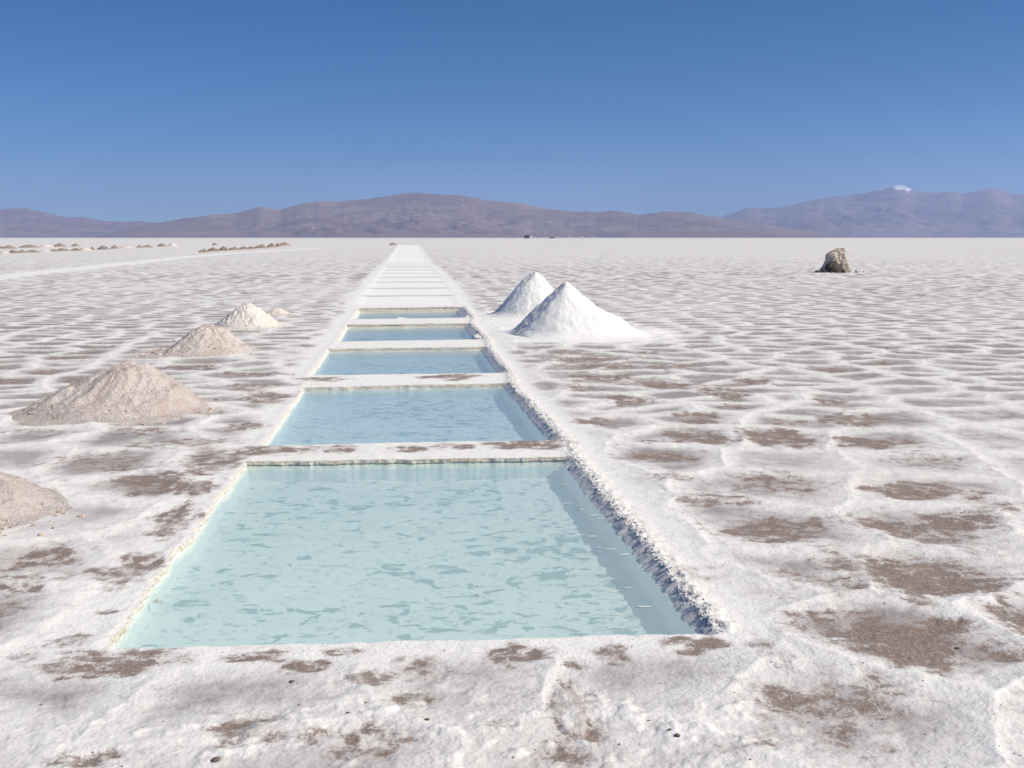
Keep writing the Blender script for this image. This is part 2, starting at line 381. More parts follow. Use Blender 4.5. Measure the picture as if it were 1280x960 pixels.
    z = z - 0.012 * np.clip(dirt, 0, 1) * (1 - bank)
    fresh = 0.60 * bank * (1 - np.clip(dirt * 1.6, 0, 1))
    fresh = np.maximum(fresh, 0.45 * np.clip(vein * strength, 0, 1) * near)
    fresh = np.maximum(fresh, 0.55 * tr * sstep(0.0, 0.12, lump))
    for (hx, hy, hr, hs) in HEAPS:
        q = np.hypot(x - hx, y - hy) / hr + 0.6 * fbm(x * 1.3, y * 1.3, 3, 71)
        k = hs * (1 - sstep(0.85, 1.55, q))
        fresh = np.maximum(fresh, k); dirt = dirt * (1 - k); grey = grey * (1 - 0.8 * k)
    # worn white vehicle track crossing on the left
    m = (x < 0) & (r > 30) & (r < 260)
    if m.any():
        best = np.full(m.sum(), 1e9); xm, ym = x[m], y[m]
        for k in range(len(TRACK) - 1):
            a, b = TRACK[k], TRACK[k + 1]; ab = b - a; t = np.clip(((xm - a[0]) * ab[0] + (ym - a[1]) * ab[1]) / (ab @ ab), 0, 1)
            best = np.minimum(best, np.hypot(xm - a[0] - t * ab[0], ym - a[1] - t * ab[1]))
        best = best + 0.8 * fbm(xm * 0.25, ym * 0.25, 3, 77); kk = 0.75 * (1 - sstep(0.7, 2.0, best)); fresh[m] = np.maximum(fresh[m], kk); dirt[m] *= (1 - kk)
    fine = 1 / (1 + (r / 14.0) ** 2)
    return z, dict(grey=grey, dirt=dirt, fresh=fresh, fine=fine)

# white and old heaps: (name, apex px, base px for centre, ...) -> world
def heap_pos(px, py): x, y = gp(px, py); return float(x), float(y)
WP1 = heap_pos(706, 418); WP2 = heap_pos(667, 395)
OP = dict(A=heap_pos(140, 511), B=heap_pos(254, 440), C=heap_pos(310, 408), D=heap_pos(346, 392.5), E=heap_pos(-74, 640))
HEAPS += [(WP1[0] + .3, WP1[1] - .1, 1.75, 1.0), (WP2[0], WP2[1], 1.7, 0.9), (0.5 * (WP1[0] + WP2[0]) - 0.6, 0.5 * (WP1[1] + WP2[1]), 1.6, 0.75),
          (WP1[0] + 1.6, WP1[1] - 0.1, 0.9, .9),
          (*OP['A'], 1.1, .35), (*OP['B'], 1.0, .3), (*OP['C'], .85, .35), (*OP['E'], 1.0, .3)]

def build_ground():
    az0 = -YAW
    fine = np.arange(-33.5, 33.5, 0.068)
    left = -33.5 - np.cumsum(np.geomspace(0.1, 9, 46)); left = left[left > -180]
    right = 33.5 + np.cumsum(np.geomspace(0.1, 9, 46)); right = right[right < 179]
    az = np.concatenate([left[::-1], fine, right]); az = np.radians(az) + YAW
    ks = np.concatenate([np.geomspace(12000, 640, 26), np.arange(630, 100, -1.15), np.arange(100, 18, -0.5), np.arange(18, 4, -0.35)])
    r = H * 1024 / ks
    r = np.concatenate([[0.02], r, np.geomspace(r[-1] * 1.12, 42000, 26)])
    A, RR = np.meshgrid(az, r)
    x, y = (RR * np.sin(A)).ravel(), (RR * np.cos(A)).ravel()
    z, at = ground(x, y)
    nr, nc = len(r), len(az)
    q = grid_quads(nr, nc, wrap=True)
    lb, rb = lane_bounds(y)
    inside = (x > lb - MARG + 0.14) & (x < rb + MARG - 0.14) & (y > Y0 + 0.11) & (y < Y1 - 0.5)
    q = q[~inside[q].all(1)][:, ::-1]
    me = mesh_np('salt_flat', np.stack([x, y, z], 1), q, at)
    link('salt_flat', me, M_SALT, kind='structure')

def warp(x, y):
    """small wobble of the hand-cut pool edges"""
    return (x + 0.055 * fbm(x * 2.5, y * 2.5, 3, 101) + 0.035 * fbm(x * 14, y * 14, 2, 103),
            y + 0.050 * fbm(x * 2.5, y * 2.5, 3, 102) + 0.034 * fbm(x * 14, y * 14, 2, 104))
def rough_rim(x, y):
    """extra crystal crust along the right-hand edge of the pools"""
    lb, rb = lane_bounds(y); d = np.abs(x - (rb + 0.05))
    k = np.exp(-(d / 0.085) ** 2) * (y > YP0 - 0.08) * (y < YP5)
    d2 = np.abs(x - (lb - 0.03)); k2 = np.exp(-(d2 / 0.07) ** 2) * (y > YP0 - 0.05) * (y < YP5)
    return k, k2
def lane_height(x, y):
    z, at = ground(x, y)
    k, k2 = rough_rim(x, y)
    f = 1 / (1 + (y / 22.0) ** 2)
    z = z * (1 - 0.5 * k) + k * (0.018 + f * (0.055 * fbm(x * 22, y * 22, 3, 201) + 0.025 * fbm(x * 60, y * 60, 2, 202))) + k2 * (0.006 + 0.012 * f * fbm(x * 18, y * 18, 3, 204))
    at['fresh'] = np.maximum(at['fresh'] * (1 - k), 0.25 * k); at['grey'] = np.maximum(at['grey'], 0.22 * k)
    return z, at
def build_lane():
    W = 3.1; ul = MARG / W
    us = np.concatenate([np.linspace(-ul, 0, 62), np.linspace(0, 1, 211)[1:], np.linspace(1, 1 + ul, 62)[1:]])
    nL = 61; nIn = 210
    rows = []; tag = []
    for k in range(len(ROWSB) - 1):
        a, b = ROWSB[k], ROWSB[k + 1]
        ln = np.linalg.norm(0.5 * (b[0] + b[1]) - 0.5 * (a[0] + a[1])); ymid = 0.5 * (a[0][1] + b[0][1])
        n = max(3, int(ln / max(0.012, ymid ** 2 / (H * 1024) * 0.9)) + 1)
        for t in np.linspace(0, 1, n + 1)[:-1]:
            rows.append((a[0] + t * (b[0] - a[0]), a[1] + t * (b[1] - a[1]))); tag.append(k)
    rows.append(ROWSB[-1]); tag.append(-1)
    Lp = np.array([r_[0] for r_ in rows]); Rp = np.array([r_[1] for r_ in rows])
    # outer margin is metric, so that it meets the surrounding sheet
    uu = us[None, :]
    wd = (Rp[:, :1] - Lp[:, :1])
    X = Lp[:, :1] + np.clip(uu, 0, 1) * wd + np.where(uu < 0, uu * W, 0) + np.where(uu > 1, (uu - 1) * W, 0)
    Y = Lp[:, 1:] + np.clip(uu, -.3, 1.3) * (Rp[:, 1:] - Lp[:, 1:])
    nr, nc = X.shape
    x, y = warp(X.ravel(), Y.ravel())
    z, at = lane_height(x, y)
    dside = np.minimum(np.tile((us + ul) * W, (nr, 1)), np.tile((1 + ul - us) * W, (nr, 1)))
    dend = np.minimum((Y - Y0), (Y1 - Y) * 0.1)
    de = np.minimum(dside, dend).ravel()
    z = z - 0.030 * (1 - sstep(0.0, 0.09, de)) - 0.0012 * (1 - sstep(0.1, 0.3, de))
    q = grid_quads(nr, nc)
    rt = np.repeat(np.array(tag[:-1]), nc - 1); cc = np.tile(np.arange(nc - 1), nr - 1)
    hole = (rt % 2 == 1) & (cc >= nL) & (cc < nL + nIn) & (rt < len(ROWSB) - 1)
    # between the seventh pan and the long strip: dirty stretch
    me = mesh_np('salt_bank', np.stack([x, y, z], 1), q[~hole], at)
    link('salt_bank', me, M_SALT, kind='structure')

def wall_strip(p0, p1, zt, zw, zf, inward, crust, name, mat, parent, org, step):
    """one cut side of a basin, from its lip down past the waterline to the bed"""
    ln = np.linalg.norm(p1 - p0); n = int(ln / step) + 2
    s = np.linspace(0, 1, n); X = p0[0] + s * (p1[0] - p0[0]); Y = p0[1] + s * (p1[1] - p0[1])
    xt, yt = warp(X, Y); zl, _ = lane_height(xt, yt)
    nt_ = 26 if step < 0.03 else 14
    t = np.linspace(0, 1, nt_)
    zz = zl[None, :] + (zf - zl[None, :]) * t[:, None]
    d0 = (zl[None, :] - zz)                                # depth below the lip
    out = crust * (0.50 if crust < 0.5 else 1.45) * np.minimum(d0, -zw + 0.02) + 0.10 * np.minimum(d0, 0.15) + 0.06 * np.maximum(d0 - 0.15, 0)
    along = s[None, :] * ln + 0 * t[:, None]; sd_ = hash(name) % 7
    S = along + 13.7 * p0[0] + 3.1 * p0[1]
    above = 1 - sstep(-zw - 0.0, -zw + 0.05, d0)
    fall = 1 / (1 + (p0[1] / 22) ** 2)
    rg = (0.030 - 0.008 * crust) * fbm(S * (14 + 10 * crust), zz * 24, 4, 301) + (0.012 + 0.008 * crust) * fbm(S * 45, zz * 45, 2, 302)
    out = out + rg * (0.25 + 0.75 * above) * sstep(0, 0.02, d0)
    gz = 0.048 + 0.010 * fbm(S * 1.5, S * 0, 3, 303)       # bedding crack under the top crust
    g = np.exp(-((d0 - gz) / 0.006) ** 2) * (1 - crust)
    out = out - 0.018 * g
    x = xt[None, :] + inward[0] * out; y = yt[None, :] + inward[1] * out
    # tuck a first row under the bank so that no gap shows
    x = np.vstack([xt - inward[0] * 0.03, x]); y = np.vstack([yt - inward[1] * 0.03, y]); zz = np.vstack([zl - 0.012, zz])
    g = np.vstack([g[:1], g]); d0 = np.vstack([d0[:1], d0])
    wet = sstep(-zw - 0.012, -zw + 0.008, d0)
    co = np.stack([x.ravel() - org[0], y.ravel() - org[1], zz.ravel()], 1)
    me = mesh_np(name, co, grid_quads(nt_ + 1, n), dict(crack=g.ravel(), wet=wet.ravel(), deep=sstep(-zw + 0.02, -zw + 0.07, d0).ravel()))
    return link(name, me, mat, parent)

CHUNK_SHAPES = []
def chunk_verts():
    v = RNG.normal(size=(8, 3)); 
    base = np.array([[sx, sy, sz] for sx in (-1, 1) for sy in (-1, 1) for sz in (-1, 1)], float)
    v = base * 0.6 + RNG.uniform(-.3, .3, (8, 3)); return v
CF = np.array([[0,1,3,2],[4,6,7,5],[0,4,5,1],[2,3,7,6],[0,2,6,4],[1,5,7,3]])
def chunks(pts, sizes, name, mat, parent=None, org=(0, 0), flat=0.7, attrs=None, **props):
    vs, fs = [], []
    for k, (p, s) in enumerate(zip(pts, sizes)):
        v = chunk_verts() * s; v[:, 2] *= flat
        vs.append(v + np.array([p[0] - org[0], p[1] - org[1], p[2] + 0.3 * s * flat])); fs.append(CF + 8 * k)
    me = mesh_np(name, np.vstack(vs), np.vstack(fs), attrs and {a: np.full(8 * len(pts), b) for a, b in attrs.items()}, smooth=False)
    return link(name, me, mat, parent, **props)

POOL_LABEL = ['largest nearest brine pool with pale turquoise water and dark flecks on its bed',
              'second brine pool counting away, light blue, between two brown stained banks',
              'third brine pool counting away, plain light blue water',
              'fourth brine pool counting away, narrow blue strip beside the front white heap',
              'farthest brine pool, thin blue grey sliver with a white salt bar in it']
def build_pools():
    for i in range(5):
        nl, nr_ = BR[2 * i]; fl, fr = BR[2 * i + 1]
        org = 0.25 * (nl + nr_ + fl + fr)
        th = thing('evaporation_pool', POOL_LABEL[i], 'pool', (org[0], org[1], 0), 'row of salt evaporation pools')
        st = max(0.012, nl[1] ** 2 / (H * 1024) * 0.9, 0.0025 * nl[1])
        zw, zf = WATER_Z[i], FLOOR_Z[i]
        wall_strip(nl, fl, 0, zw, zf - .02, (1, 0.0), 0.25, 'side_wall', M_WALL, th, org, st)
        wall_strip(nr_, fr, 0, zw, zf - .02, (-1, 0.0), 0.9, 'side_wall', M_WALLC, th, org, st)
        wall_strip(fl, fr, 0, zw, zf - .02, (0, -1), 0.0, 'end_wall', M_WALL, th, org, st)
        wall_strip(nl, nr_, 0, zw, zf - .02, (0, 1), 0.0, 'end_wall', M_WALL, th, org, st * 1.5)
        # bed
        n = 60; u, v = np.meshgrid(np.linspace(-0.04, 1.04, n), np.linspace(-0.04, 1.04, n))
        X = (nl[0] * (1 - u) + nr_[0] * u) * (1 - v) + (fl[0] * (1 - u) + fr[0] * u) * v
        Y = (nl[1] * (1 - u) + nr_[1] * u) * (1 - v) + (fl[1] * (1 - u) + fr[1] * u) * v
        shal = np.clip((1 - u) ** 3 * (0.35 + 0.65 * (1 - v) ** 2), 0, 1)
        Z = zf + 0.02 * fbm(X * 1.5, Y * 1.5, 3, 401) + 0.012 * fbm(X * 7, Y * 7, 3, 402) + (0.07 * shal if i == 0 else 0)
        me = mesh_np('bed', np.stack([X.ravel() - org[0], Y.ravel() - org[1], Z.ravel()], 1), grid_quads(n, n), dict(shallow=shal.ravel()))
        link('bed', me, M_FLOOR if i == 0 else M_FLOOR2, th)
        # brine surface
        n = 10; u, v = np.meshgrid(np.linspace(-0.025, 1.025, n), np.linspace(-0.025, 1.025, n))
        X = (nl[0] * (1 - u) + nr_[0] * u) * (1 - v) + (fl[0] * (1 - u) + fr[0] * u) * v
        Y = (nl[1] * (1 - u) + nr_[1] * u) * (1 - v) + (fl[1] * (1 - u) + fr[1] * u) * v
        me = mesh_np('water', np.stack([X.ravel() - org[0], Y.ravel() - org[1], 0 * X.ravel() + zw], 1), grid_quads(n, n))
        link('water', me, M_WATER if i == 0 else M_WATER2, th)
        # crystal crumbs along the crusty right-hand edge
        cnt = [1100, 700, 300, 160, 90][i]
        t = RNG.uniform(0, 1, cnt); off = RNG.normal(0.015, 0.03, cnt)
        px_ = nr_[0] + t * (fr[0] - nr_[0]) + off; py_ = nr_[1] + t * (fr[1] - nr_[1])
        px_, py_ = warp(px_, py_); zl, _ = lane_height(px_, py_)
        zl = np.where(off < 0, zl + off * 1.3, zl)
        sz = RNG.uniform(0.003, 0.010, cnt) * (1 + 0.06 * nl[1])
        chunks(np.stack([px_, py_, zl], 1), sz, 'crystal_crust', M_SALT, th, org, 0.8, attrs=dict(grey=0.12, fresh=0.35, fine=1.0, dirt=0), kind='stuff')
        if i == 0:   # thin flakes of salt floating over the shaded side
            nf = 26; vs, fs = [], []
            for k in range(nf):
                t = RNG.uniform(0.02, 0.97); dx = abs(RNG.normal(0, 0.22)) + 0.10
                cx = nr_[0] + t * (fr[0] - nr_[0]) - dx; cy2 = nr_[1] + t * (fr[1] - nr_[1])
                a = np.linspace(0, 2 * math.pi, 9)[:-1]; rr = RNG.uniform(0.008, 0.04) * RNG.uniform(0.5, 1.2, 8)
                vx = cx + np.cos(a) * rr * 1.5; vy = cy2 + np.sin(a) * rr * 0.6
                vs.append(np.stack([vx - org[0], vy - org[1], np.full(8, zw + 0.004)], 1)); fs += [[8 * k + q for q in (0, 1, 2, 3)], [8 * k + q for q in (0, 3, 4, 7)], [8 * k + q for q in (4, 5, 6, 7)]]
            me = mesh_np('salt_flake', np.vstack(vs), np.array(fs), smooth=False); link('salt_flake', me, M_FLAKE, th, kind='stuff')
        if i == 4:   # bar of salt shovelled up along the near side
            n = 40; m = 10; u, v = np.meshgrid(np.linspace(0, 1, n), np.linspace(-1, 1, m))
            prof = np.sin(math.pi * u) ** 0.6 * (0.75 + 0.9 * fbm(u * 7, v * 0 + 3, 3, 501)) * (1 - 0.4 * u)
            X = nl[0] + 0.60 + u * 1.75; Y = nl[1] + 1.25 + 0.55 * v; Z = zw - 0.05 + 0.20 * prof * np.clip(1 - v * v, 0, 1) ** .8 + 0.02 * fbm(X * 9, Y * 9, 2, 5)
            me = mesh_np('salt_bar', np.stack([X.ravel() - org[0], Y.ravel() - org[1], Z.ravel()], 1), grid_quads(m, n))
            link('salt_bar', me, M_WHITE, th)

ORD = ['first', 'second', 'third', 'fourth', 'fifth', 'sixth', 'seventh', 'eighth', 'ninth', 'tenth', 'eleventh', 'twelfth', 'thirteenth', 'fourteenth', 'fifteenth', 'sixteenth', 'seventeenth', 'eighteenth']
def build_pans():
    for k in range(len(PANROWS)):
        nl, nr_ = BR[10 + 2 * k]; fl, fr = BR[11 + 2 * k]
        ov = 0.10
        n, m = 60, 40
        u, v = np.meshgrid(np.linspace(0, 1, n), np.linspace(0, 1, m))
        X = (nl[0] - ov) * (1 - u) + (nr_[0] + ov) * u; X = X + v * (((fl[0] - ov) * (1 - u) + (fr[0] + ov) * u) - X)
        Y = nl[1] - ov + v * (fl[1] - nl[1] + 2 * ov)
        Z = -0.020 + 0.022 * np.maximum(sstep(0.12, 0.02, u), sstep(0.88, 0.98, u)) + 0.012 * fbm(X * 1.6, Y * 1.6, 4, 601)
        ze = np.zeros(X.size)
        me = mesh_np('salt_pan', np.stack([X.ravel(), Y.ravel(), Z.ravel()], 1), grid_quads(m, n), dict(grey=ze, dirt=ze, fresh=ze + 0.95, fine=ze + .15))
        lab = (f'long white strip of harvested salt, farthest bed of the lane, narrowing to the horizon' if k == 7 else
               f'{ORD[k]} flat bed of dry white salt beyond the last water-filled pool')
        link('salt_pan', me, M_SALT, label=lab, category='salt pan', group='dry salt beds beyond the pools')

def heap_mesh(R_, h, seed, facet=None, lump=0.05, power=1.0, asp=1.0, tail=None, na=120, nr=56, rnd=0.004, skirt=1.28, lean=0.0):
    a = np.linspace(0, 2 * math.pi, na, endpoint=False); t = np.linspace(0, 1, nr) ** 0.9
    A, T = np.meshgrid(a, t)
    rad = R_ * (skirt + 0.22 * fbm(np.cos(A) * 1.4 + 7, np.sin(A) * 1.4, 3, seed))
    T0 = T; T = T
    x, y = np.cos(A) * T * rad, np.sin(A) * T * rad * asp
    q = np.hypot(x, y / asp) / R_
    if tail is not None:
        q = q / (1 + tail * np.clip(np.cos(A), 0, 1) ** 2 * np.clip(q, 0, 1) ** 2)
    z = h * np.clip(1 + rnd * 0.8 - np.sqrt(q ** 2 + rnd), 0, None) ** power
    z = np.where(q > 0.82, np.maximum(z, h * 0.18 ** power * np.exp(-(q - 0.82) * (6.5 if skirt > 1.4 else 8.5))), z)
    if facet is not None:
        for (ang, slope, off) in facet:
            nx, ny = math.cos(R(ang)), math.sin(R(ang))
            pl = h * off - (x * nx + y * ny) * math.tan(R(slope))
            z = np.minimum(z, np.maximum(pl, 0.02 * h))
    m = np.clip(z / h * 4, 0, 1)
    z = z + m * lump * h * (fbm(x * 3 / R_ + seed, y * 3 / R_, 4, seed + 1) * 1.6 + 1.0 * fbm(x * 12 / R_, y * 12 / R_, 4, seed + 2, 0.6))
    x = x + lean * np.clip(z / h, 0, 1)
    z = z - 0.05 * (T > 0.999) - 0.012 * sstep(0.75, 1.0, T)
    gul = fbm(A * 5, T * 0.8 + seed, 3, seed + 5); z = z + m * lump * h * 0.5 * gul * np.sin(math.pi * np.clip(T, 0, 1))
    return mesh_np('heap', np.stack([x.ravel(), y.ravel(), z.ravel()], 1), grid_quads(nr, na, wrap=True))

def build_heaps():
    g = 'freshly piled white salt heaps'
    for (p, R_, h, sd_, lab, fc, tl) in (
        (WP1, 0.58 * H, 0.585 * H, 31, 'front pure white salt heap with shaded steep left face, beside the fourth pool', [(-160, 43, 0.92)], 0.40),
        (WP2, 0.54 * H, 0.635 * H, 47, 'rear pure white salt heap partly hidden behind the front white one', [(-153, 43, 0.90)], 0.15)):
        th = thing('salt_heap', lab, 'salt heap', (p[0], p[1], 0), g)
        me = heap_mesh(R_, h, sd_, fc, 0.045, 1.0, 1.0, tl, 160, 96, 0.006, 1.62)
        link('mound', me, M_WHITE, th)
        n = 260; a = RNG.uniform(-math.pi, 0, n); rr = R_ * RNG.uniform(0.55, 1.25, n)
        a = np.where(RNG.uniform(0, 1, n) < 0.6, RNG.uniform(-3.1, -2.2, n), a)
        pts = np.stack([np.cos(a) * rr, np.sin(a) * rr, np.clip(h * (1 - rr / R_) * 0.92, -0.0, 9)], 1)
        chunks(pts, RNG.uniform(0.010, 0.032, n), 'salt_crumbs', M_WHITE, th, kind='stuff')
    g = 'weathered beige salt heaps left of the pools'
    for (key, R_, h, sd_, lab, fc, mt, asp) in (
        ('A', 0.51 * H, 0.335 * H, 61, 'broad beige salt heap, largest on the left, with a white scar on its face', [(150, 30, 1.0)], M_BEIGE, 1.0),
        ('B', 0.44 * H, 0.285 * H, 62, 'pinkish beige salt heap between the largest beige heap and the cream one', [(-170, 40, 0.98)], M_BEIGE, 1.0),
        ('C', 0.38 * H, 0.315 * H, 63, 'cream white salt heap dotted with brown specks behind the pinkish one', None, M_CREAM, 1.0),
        ('D', 0.19 * H, 0.10 * H, 64, 'low small cream heap just behind the speckled cream white heap', None, M_CREAM, 1.0),
        ('E', 0.40 * H, 0.24 * H, 65, 'pale pink salt heap, nearest of the heaps, only its right flank in view', None, M_BEIGE, 1.0)):
        p = OP[key]
        th = thing('salt_heap', lab, 'salt heap', (p[0], p[1], 0), g)
        me = heap_mesh(R_, h, sd_, fc, 0.10 if key in 'CD' else 0.125, 0.95, asp, None, 180, 90, 0.03, 1.28, {'A': 0.30, 'B': 0.12}.get(key, 0.0))
        link('mound', me, mt, th)
        n = 170; a = RNG.uniform(-math.pi, 0, n); rr = R_ * RNG.normal(1.02, 0.16, n)
        pts = np.stack([np.cos(a) * rr, np.sin(a) * rr * asp, np.clip(h * (1 - rr / R_), 0, 9) * 0.95], 1)
        chunks(pts, RNG.uniform(0.006, 0.034, n) * (0.6 if key == 'D' else 1), 'rubble', M_CLOD, th, kind='stuff')

# distant rows of little heaps, centre x, base y, half width (photo pixels)
ROW1 = [(4,317,7),(16,316.5,7),(27,316,5),(39,315.5,9),(55,314.8,8),(66,314.4,6),(77,313.8,8),(94,313.5,7),(106,312.8,7),(115,312.5,3),(128,312,8),(142.5,310.8,5),(156,310.2,9),(174,309.6,3.5),(183.5,309.3,6.5),(202,308.3,6),(215,307.6,6)]
ROW2 = [(1,310.5,4),(10,310.8,8),(35,309.5,12),(56,308.8,9),(73.5,308.4,7),(94,308,5)]
ROW3 = [(254,315.5,6),(266,314.2,8),(279.5,313.4,7),(292,312.6,7),(304.5,311.8,7),(314,311.3,5),(326,310.4,8.5),(339.5,309.2,6),(348,308.4,4),(355,307,7)]
def build_rows():
    n_ = [0]
    protos = [heap_mesh(1.0, 0.42, 80 + k, None, 0.30, 0.75, 0.8, None, 32, 14, 0.10) for k in range(3)]
    for me in protos: me.materials.append(M_CLODH)
    protoT = [heap_mesh(1.0, 0.42, 90 + k, None, 0.30, 0.75, 0.8, None, 32, 14, 0.10) for k in range(2)]
    for me in protoT: me.materials.append(M_BEIGE)
    for row, desc, grp, dark in ((ROW1, 'in the long distant beige row', 'long distant row of old salt heaps', 0),
                                 (ROW2, 'in the short row behind the long beige row', 'short distant row behind the long one', 0),
                                 (ROW3, 'in the brown row beyond the cream heap', 'brown distant row of old salt heaps', 1)):
        for k, (px, py, hw) in enumerate(row):
            x, y = heap_pos(px, py); x2, _ = heap_pos(px + hw, py)
            s = abs(x2 - x) * 1.1
            me = protos[n_[0] % 3] if (dark or n_[0] % 4) else protoT[n_[0] % 2]
            o = bpy.data.objects.new('distant_salt_heap', me); col.objects.link(o)
            hh = (5.2 if row is ROW3 else 4.5) * (0.75 + 0.4 * random.random()) * y / FPX
            o.location = (x, y + s * 0.5, -0.03); o.scale = (s, s, hh / 0.42 * 1.0); o.rotation_euler = (0, 0, random.uniform(-0.5, 0.5))
            o['label'] = f'{ORD[k]} heap from the left {desc}'; o['category'] = 'salt heap'; o['group'] = grp
            n_[0] += 1
    for (px, py, hw, lab) in ((268.5, 306.5, 4, 'single small dark heap standing behind the brown distant row'), (491.5, 306.3, 5.2, 'lone tiny brown heap beside the far end of the white lane')):
        x, y = heap_pos(px, py); x2, _ = heap_pos(px + hw, py); s = abs(x2 - x)
        o = bpy.data.objects.new('distant_salt_heap', protos[0]); col.objects.link(o)
        o.location = (x, y, -0.03); o.scale = (s, s, 3.6 * y / FPX / 0.42)
        o['label'] = lab; o['category'] = 'salt heap'

def build_rock():
    bx, by = heap_pos(1043, 340.5); ppm = FPX / by * 1.0; S = 1 / (10.67 * ppm)     # metres per zoomed pixel
    th = thing('salt_rock', 'lone tan flat topped rock standing on the open salt flat', 'rock', (bx, by, 0))
    yy = np.array([590, 560, 540, 500, 450, 400, 350, 310, 280, 255, 240, 230, 226])
    xl = np.array([395, 430, 455, 490, 520, 545, 553, 562, 610, 655, 682, 700, 745])
    xr = np.array([1010, 975, 940, 900, 880, 850, 822, 817, 814, 812, 810, 806, 775])
    n = 90; t = np.linspace(590, 226, 60)
    L = (np.interp(t, yy[::-1], xl[::-1]) - 680) * S; Rr = (np.interp(t, yy[::-1], xr[::-1]) - 680) * S; Z = (560 - t) * S
    c, hw = 0.5 * (L + Rr), 0.5 * (Rr - L)
    a = np.linspace(0, 2 * math.pi, n, endpoint=False)
    ca, sa = np.cos(a)[None, :], np.sin(a)[None, :]
    f = (np.abs(ca) ** 3 + np.abs(sa) ** 3) ** (-1 / 3)                               # squarish cross section
    dep = np.minimum(hw * 0.9, 0.62)
    X = c[:, None] + hw[:, None] * ca * f; Y = dep[:, None] * sa * f; ZZ = Z[:, None] + 0 * X
    nz = fbm(X * 2.4 + 3 * Y, ZZ * 2.4 - Y * 1.1, 4, 701) * 0.34 + np.abs(fbm(X * 5 - Y * 4, ZZ * 4.5 + Y, 3, 702)) * 0.36
    nz = nz - 0.16
    X = X + ca * nz * 0.35; Y = Y + sa * nz * 0.9
    ZZ = ZZ + 0.05 * fbm(X * 4, Y * 4, 3, 703)
    co = np.stack([X.ravel(), Y.ravel(), ZZ.ravel()], 1)
    co = np.vstack([co, [[float(c[-1]), 0, float(Z[-1]) + 0.0]]]); q = grid_quads(60, n, wrap=True)
    top = np.array([[59 * n + j, 59 * n + (j + 1) % n, len(co) - 1, len(co) - 1] for j in range(n)])
    me = bpy.data.meshes.new('body'); me.from_pydata(co.tolist(), [], q.tolist() + [list(x[:3]) for x in top.tolist()]); me.update()
    link('body', me, M_ROCK, th)
    # dark lump leaning on the left foot, and dark clods strewn on the crust
    def lump(cx, cz, rx, ry, rz, oy, seed, name, mat):
        u, v = np.meshgrid(np.linspace(0, 2 * math.pi, 36, endpoint=False), np.linspace(0.02, math.pi - 0.02, 20))
        d = np.stack([np.sin(v) * np.cos(u), np.sin(v) * np.sin(u), np.cos(v)], -1)
        k = 1 + 0.55 * fbm(d[..., 0] * 2 + d[..., 2] * 1.3 + seed, d[..., 1] * 2 + d[..., 2], 4, seed)
        P = np.stack([cx + rx * d[..., 0] * k, oy + ry * d[..., 1] * k, cz + rz * d[..., 2] * k], -1).reshape(-1, 3)
        return link(name, mesh_np(name, P, grid_quads(20, 36, wrap=True)[:, ::-1]), mat, th)
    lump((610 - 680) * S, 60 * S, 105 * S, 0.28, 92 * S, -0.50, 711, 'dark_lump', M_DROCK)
    for k, (x0, zz0, w_, h_) in enumerate(((375, 20, 42, 12), (450, 30, 28, 20), (480, 12, 26, 9), (560, 12, 24, 9), (640, 10, 22, 8), (725, 18, 38, 24), (765, -6, 22, 10), (905, 18, 24, 16), (1005, 16, 14, 9))):
        lump((x0 - 680) * S, zz0 * S, w_ * S, w_ * S * 0.8, h_ * S * 1.2, -0.75 - 0.03 * k, 720 + k, 'clod', M_DROCK if k < 7 else M_ROCK)

STONES = [(270,955,9,'dark flat pebble at the very front edge, left of the middle',M_STONE),(365,854,5,'single brown pebble on grey salt in front of the nearest pool',M_STONE),
 (374,884,3,'tiny black pebble among white lumps in front of the nearest pool',M_STONE),(457,883,3,'tiny black pebble beside a white salt lump, near the middle front',M_STONE),
 (435,897,3.5,'dark pebble in a white footprint, between two tiny black pebbles',M_STONE),(534,903,5,'small grey brown pebble right of the trampled salt lumps',M_STONE),
 (837,919,4,'small brown pebble beside a larger grey one in the foreground',M_STONE),(847,925,6,'grey flat stone beside a brown pebble in the foreground',M_STONE),
 (51,671,7,'brown stone lying at the foot of the nearest pink heap',M_CLOD),(20,654,5,'tan clod at the right foot of the nearest pink heap',M_CLOD),
 (66,661,3,'small dark pebble beyond the brown stone near the pink heap',M_STONE),
 (247,498,6,'brown clod right of the largest beige heap, nearer to it',M_CLOD),(270,500,4,'dark clod right of the largest beige heap, farther from it',M_STONE),
 (1197,811,5,'brown clod in the salt vein right of the large brown patch',M_STONE)]
